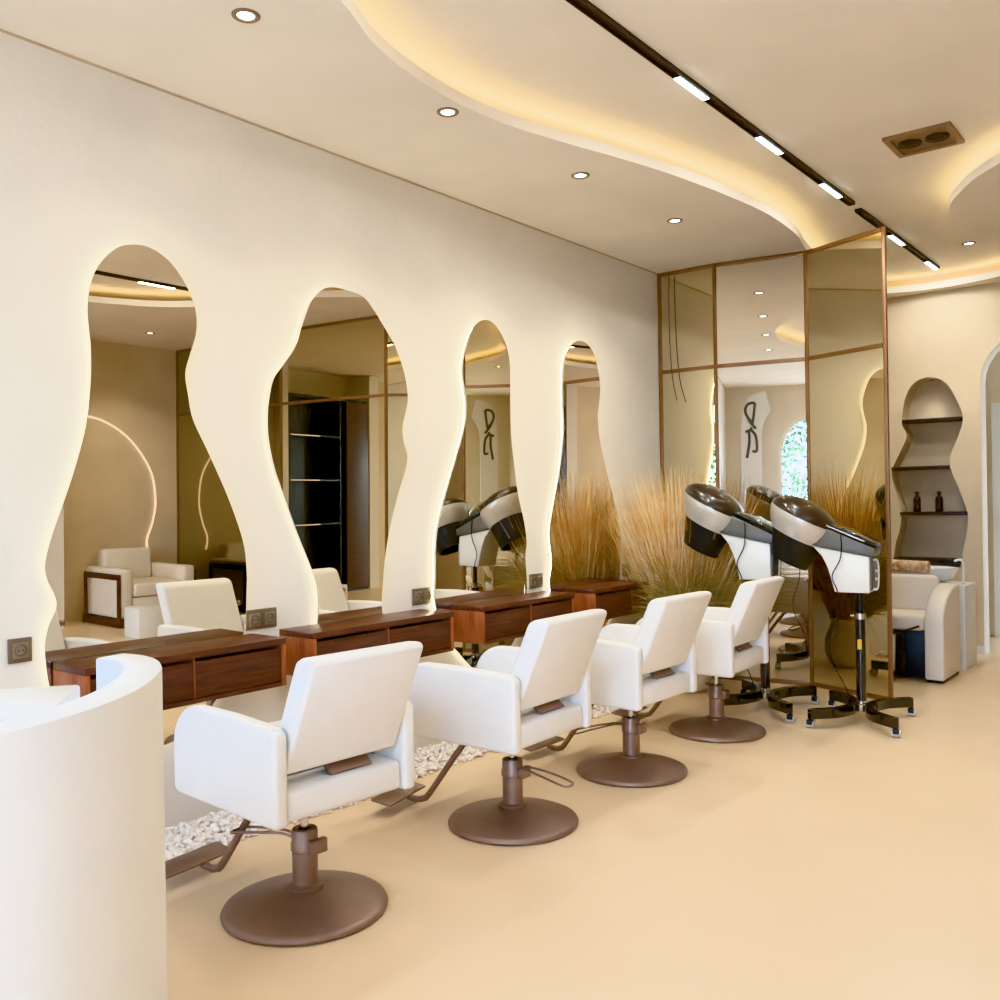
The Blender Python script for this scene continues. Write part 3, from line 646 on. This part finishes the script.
t = thing('niche_spotlight', 'small bright spotlight at the top of the wavy niche', 'spotlight', (1.425, YB + 0.09, 2.335))
b = BM(); add_lathe(b, [(0.012, 0.0), (0.016, 0.0), (0.016, -0.01), (0.012, -0.01)], 16); obj('trim_ring', b, M['vent'], t)
b = BM(); add_lathe(b, [(0, -0.008), (0.012, -0.008)], 16); obj('lamp_lens', b, M['lamp_w'], t)
l = bpy.data.lights.new('niche_lamp', 'SPOT'); l.energy = 5; l.spot_size = 1.5; l.spot_blend = 0.9; l.color = (1, 0.75, 0.48); l.shadow_soft_size = 0.015
o = bpy.data.objects.new('niche_lamp', l); COL.objects.link(o); o.location = (1.425, YB + 0.07, 2.315)

# ------------------------------------------------------------------ wash chair with basin
t = thing('shampoo_chair', 'cream leather shampoo wash chair with curved arms beyond the partition', 'wash chair', (1.42, 7.0, 0), 0)
prof = [(0.0, 0.02), (0.0, 0.43)] + arc(0.46, 0.42, 0.46, 180, 93, 10, ry=0.255)[1:] + [(0.50, 0.675), (0.50, 0.02)]
for a, c in ((-0.44, -0.31), (0.30, 0.43)):
    ar = obj('armrest', prism(prof, a, c, 'x', bev=0.018, seg=3), M['cream_leather'], t, smooth=50)
    obj('plinth', box(a + 0.012, c - 0.012, 0.02, 0.49, 0.0, 0.0195), M['black'], ar)
obj('seat_cushion', box(-0.305, 0.295, 0.02, 0.46, 0.36, 0.47, 0.03, 3), M['cream_leather'], t)
obj('leg_rest', box(-0.26, 0.10, -0.03, 0.03, 0.06, 0.34, 0.02, 3, rot=Matrix.Translation((0, -0.02, 0)) @ Matrix.Rotation(math.radians(-8), 4, 'X')), M['cream_leather'], t)
b = BM(); add_tube(b, smooth_path([(0.14, 0.02, 0.345), (0.17, -0.03, 0.30), (0.165, -0.02, 0.12), (0.15, 0.08, 0.02)], 5), 0.012, 8); add_tube(b, [(0.27, -0.0, 0.40), (0.12, -0.02, 0.34), (-0.2, -0.02, 0.34)], 0.008, 8)
obj('leg_rest_frame', b, M['black'], t)
obj('under_box', box(-0.305, 0.295, 0.08, 0.45, 0.02, 0.355, 0.005), M['black'], t)
obj('backrest', box(-0.30, 0.29, 0.40, 0.54, 0.44, 0.73, 0.04, 3, rot=Matrix.Translation((0, 0.47, 0.5)) @ Matrix.Rotation(math.radians(-16), 4, 'X') @ Matrix.Translation((0, -0.47, -0.5))), M['cream_leather'], t)
t = thing('wash_basin', 'white ceramic wash basin on a slim cabinet behind the shampoo chair', 'basin', (1.42, 7.82, 0), 0)
obj('cabinet', box(-0.36, 0.43, -0.16, 0.22, 0.0, 0.64, 0.004), M['door'], t)
b = BM(); add_lathe(b, [(0, 0.645), (0.16, 0.645), (0.21, 0.68), (0.235, 0.75), (0.24, 0.765), (0.225, 0.765), (0.20, 0.70), (0, 0.665)], 36, 1.5, 0.85); obj('bowl', b, M['ceramic'], t, smooth=60)
b = BM(); add_tube(b, smooth_path([(0.39, 0.0, 0.6405), (0.39, 0.0, 0.80), (0.37, -0.02, 0.83), (0.33, -0.02, 0.82)], 5), 0.010, 10); obj('faucet', b, M['ceramic'], t)
b = BM(); add_tube(b, [(-0.22, -0.035, 0), (0.19, -0.035, 0)], 0.052, 18)
for v in b.verts: v.co.z *= 0.9; v.co.z += 0.006 * math.sin(v.co.x * 22)
bmesh.ops.subdivide_edges(b, edges=b.edges[:], cuts=1)
tag(obj('rolled_towel', b, M['cloth'], loc=(1.42, 7.645, 0.785), smooth=60), 'patterned beige rolled towel lying on top of the shampoo chair back', 'towel')

# ------------------------------------------------------------------ things seen in the mirrors: right side of the room
t = thing('lounge_armchair', 'cream upholstered armchair with dark wood side frame by the right wall', 'armchair', (5.95, 5.28, 0), math.radians(78))
# local +Y is forward before rotation
for s in (-1, 1):
    a, c = (0.29, 0.43) if s > 0 else (-0.43, -0.29)
    ar = obj('armrest', box(a, c, -0.42, 0.36, 0.09, 0.60, 0.03, 3), M['cream_leather'], t)
    x = s * 0.437
    b = BM(); add_box(b, x - 0.006, x + 0.006, -0.40, 0.365, 0.49, 0.55, 0.002); add_box(b, x - 0.006, x + 0.006, 0.30, 0.365, 0.06, 0.4895, 0.002)
    add_box(b, x - 0.006, x + 0.006, -0.40, -0.34, 0.06, 0.4895, 0.002)
    obj('wood_side_frame', b, M['wood_dark'], t)
obj('plinth', box(-0.445, 0.445, -0.43, 0.375, 0.0, 0.0895, 0.004), M['wood_dark'], t)
obj('seat_base', box(-0.2895, 0.2895, -0.30, 0.345, 0.09, 0.30, 0.01), M['cream_leather'], t)
obj('seat_cushion', box(-0.285, 0.285, -0.26, 0.37, 0.305, 0.45, 0.035, 3), M['cream_leather'], t)
obj('backrest', box(-0.285, 0.285, -0.44, -0.27, 0.305, 0.78, 0.04, 3), M['cream_leather'], t)
t.rotation_euler = (0, 0, math.radians(90))
tag(obj('side_table', box(4.78, 5.06, 4.60, 4.88, 0.0, 0.29, 0.008), M['white_plastic']), 'white cube side table in front of the armchair', 'side table')
# glowing wavy light line on the right wall
b = BM(); add_tube(b, smooth_path([(XR - 0.012, 4.78, 2.25), (XR - 0.012, 5.12, 2.2), (XR - 0.012, 5.45, 2.0), (XR - 0.012, 5.70, 1.65), (XR - 0.012, 5.76, 1.3), (XR - 0.012, 5.72, 1.05), (XR - 0.012, 5.65, 0.85), (XR - 0.012, 5.67, 0.7)], 8), 0.010, 8)
tag(obj('wavy_wall_light', b, M['led_niche']), 'glowing wavy line of light on the right wall behind the armchair', 'wall light')
# black display cabinet on the right wall
t = thing('display_cabinet', 'tall black display cabinet with lit shelf edges on the right wall', 'cabinet', (XR - 0.4, 2.74, 0))
b = BM(); add_box(b, 0.36, 0.395, 0, 1.54, 0, 2.7); add_box(b, 0, 0.36, 0, 0.04, 0, 2.7); add_box(b, 0, 0.36, 1.50, 1.54, 0, 2.7); add_box(b, 0, 0.36, 0.04, 1.50, 2.66, 2.7); add_box(b, 0, 0.36, 0.04, 1.50, 0, 0.08)
obj('carcass', b, M['cab_black'], t, smooth=0)
for z in (0.95, 1.55, 2.15):
    s_ = obj('shelf', box(0.02, 0.355, 0.55, 1.495, z, z + 0.02), M['cab_black'], t)
    obj('light_line', box(0.012, 0.0195, 0.95, 1.49, z + 0.004, z + 0.012), M['led_rose'], s_)
obj('door', box(-0.02, -0.002, 0.0, 0.45, 0.04, 2.66, 0.003), M['wood_dark'], t)
obj('partition_board', box(0.02, 0.355, 0.53, 0.549, 0.085, 2.655), M['cab_black'], t)
for y in (2.52, 4.30):
    struct('trim_%d' % (5 if y < 3 else 6), box(XR - 0.42, XR, y, y + 0.20, 0, ZC - 0.003), M['wall'], smooth=0)

# white arched entrance pier with a dark monogram, behind the camera
t = thing('arched_entrance_pier', 'white arched entrance pier with a tall dark grey monogram, seen in mirrors', 'sign', (0.25, YF + 0.30, 0))
ap = [(0.0, 0.0), (0.30, 0.0), (0.30, 2.3)] + arc(0.83, 2.3, 0.53, 175, 135, 6)[0:] + [(0.36, 2.98), (0.12, 2.9), (0.04, 2.7), (0.0, 2.4)]
obj('pier_panel', prism(ap, -0.05, 0.0, 'y'), M['counter'], t)
def strokes(paths, r):
    b = BM()
    for p in paths:
        pts = smooth_path([(x + 0.045, 0.010, z + 1.90) for x, z in p], 5); add_tube(b, pts, r, 8)
    for v in b.verts: v.co.y = 0.0005 + max(0, v.co.y) * 0.6
    return b
# as seen facing the panel (mirrored x since it faces the room): two stacked looped letters
lg = [[(0.17, 0.90), (0.155, 0.75), (0.13, 0.58)], [(0.165, 0.90), (0.07, 0.885), (0.025, 0.80), (0.05, 0.70), (0.13, 0.59)], [(0.05, 0.70), (0.10, 0.60), (0.18, 0.50)],
      [(0.02, 0.455), (0.09, 0.48), (0.12, 0.52)], [(0.10, 0.49), (0.17, 0.40), (0.19, 0.25), (0.18, 0.15), (0.12, 0.16)], [(0.075, 0.46), (0.08, 0.30), (0.055, 0.14), (0.04, 0.05)]]
obj('monogram', strokes(lg, 0.020), M['sign'], t)

# garden outside the front windows
struct('ground', box(-12, 18, -16, YF - 0.2, -0.12, -0.02), M['soil'], smooth=0)
random.seed(5)
def shrub(x, y, h, w, label):
    t = thing('garden_shrub', label, 'shrub', (x, y, -0.02), 0, 'green shrubs outside the front windows')
    b = BM()
    for i in range(2600):
        u = random.uniform(0, 2 * PI); v = random.uniform(-1, 1); r = random.uniform(0.55, 1.0) ** 0.5
        q = Vector((math.cos(u) * math.sqrt(1 - v * v) * w * r, math.sin(u) * math.sqrt(1 - v * v) * w * r * 0.8, h * 0.58 + v * h * 0.42 * r))
        s = random.uniform(0.04, 0.085)
        A = Vector((random.uniform(-1, 1), random.uniform(-1, 1), random.uniform(-1, 1))).normalized() * s
        Bv = A.cross(Vector((random.uniform(-1, 1), random.uniform(-1, 1), random.uniform(-1, 1)))).normalized() * s * 0.5
        b.faces.new([b.verts.new(q - A), b.verts.new(q + Bv), b.verts.new(q + A), b.verts.new(q - Bv)])
    obj('foliage', b, M['leaf'], t, smooth=0)
    b = BM(); add_tube(b, [(0, 0, 0), (0.03, 0, h * 0.3), (0, 0.02, h * 0.55)], 0.05, 8, rs=[0.06, 0.045, 0.02]); obj('trunk', b, M['wood_dark'], t)
for x, y, h, w, lab in [(1.3, -5.0, 3.2, 1.0, 'green shrub outside the front window nearest the mirror wall'), (3.4, -8.0, 3.0, 1.1, 'green shrub outside the second front window'),
                        (-1.0, -6.6, 2.6, 1.0, 'green shrub outside left of the front windows'), (5.6, -5.4, 3.0, 1.2, 'green shrub outside the front window farthest from the mirror wall')]:
    shrub(x, y, h, w, lab)

# ------------------------------------------------------------------ light
w = bpy.data.worlds.new('World'); S.world = w; w.use_nodes = True
nt = w.node_tree; bg = nt.nodes['Background']
sky = nt.nodes.new('ShaderNodeTexSky'); sky.sky_type = 'NISHITA'; sky.sun_disc = False
sky.sun_elevation = math.radians(48); sky.sun_rotation = math.radians(200); sky.air_density = 0.6; sky.dust_density = 3.0
mx = nt.nodes.new('ShaderNodeMix'); mx.data_type = 'RGBA'; mx.inputs[0].default_value = 0.65
mx.inputs[7].default_value = (2.9, 3.4, 4.1, 1)
nt.links.new(sky.outputs[0], mx.inputs[6]); nt.links.new(mx.outputs[2], bg.inputs['Color'])
bg.inputs['Strength'].default_value = 3.6
for a, c in WIN:
    l = bpy.data.lights.new('window_portal', 'AREA'); l.shape = 'RECTANGLE'; l.size = c - a; l.size_y = 2.4
    l.cycles.is_portal = True
    o = bpy.data.objects.new('window_portal', l); COL.objects.link(o); o.location = ((a + c) / 2, YF - 0.21, 1.4); o.rotation_euler = (-PI / 2, 0, PI)
    o.rotation_euler = (PI / 2, 0, 0)
def area(loc, rot, sx, sy, e, col):
    l = bpy.data.lights.new('ceiling_panel_light', 'AREA'); l.shape = 'RECTANGLE'; l.size = sx; l.size_y = sy; l.energy = e; l.color = col
    o = bpy.data.objects.new('ceiling_panel_light', l); COL.objects.link(o); o.location = loc; o.rotation_euler = rot
    return o

# ------------------------------------------------------------------ camera
cam = bpy.data.cameras.new('camera'); cam.sensor_width = 36; cam.sensor_fit = 'HORIZONTAL'; cam.lens = 36 * 0.920; cam.shift_y = 0.0015
cam.clip_start = 0.02
co = bpy.data.objects.new('camera', cam); COL.objects.link(co)
th = math.atan(738 / 920); rho = 0.016
rt = Vector((math.cos(th), math.sin(th), 0)); fw = Vector((-math.sin(th), math.cos(th), 0)); up = Vector((0, 0, 1))
cr = rt * math.cos(rho) - up * math.sin(rho); cu = rt * math.sin(rho) + up * math.cos(rho)
m3 = Matrix((cr, cu, -fw)).transposed()
co.matrix_world = Matrix.Translation((3.48, 0, 1.34)) @ m3.to_4x4()
S.camera = co

S.view_settings.view_transform = 'Khronos PBR Neutral'
S.view_settings.use_white_balance = True; S.view_settings.white_balance_temperature = 4920; S.view_settings.white_balance_tint = 2
S.view_settings.exposure = 0.08; S.view_settings.gamma = 1.15
S.cycles.max_bounces = 10; S.cycles.diffuse_bounces = 5; S.cycles.glossy_bounces = 6; S.cycles.transparent_max_bounces = 8
S.cycles.caustics_reflective = False; S.cycles.caustics_refractive = False
S.cycles.sample_clamp_indirect = 6.0
S.cycles.use_denoising = True
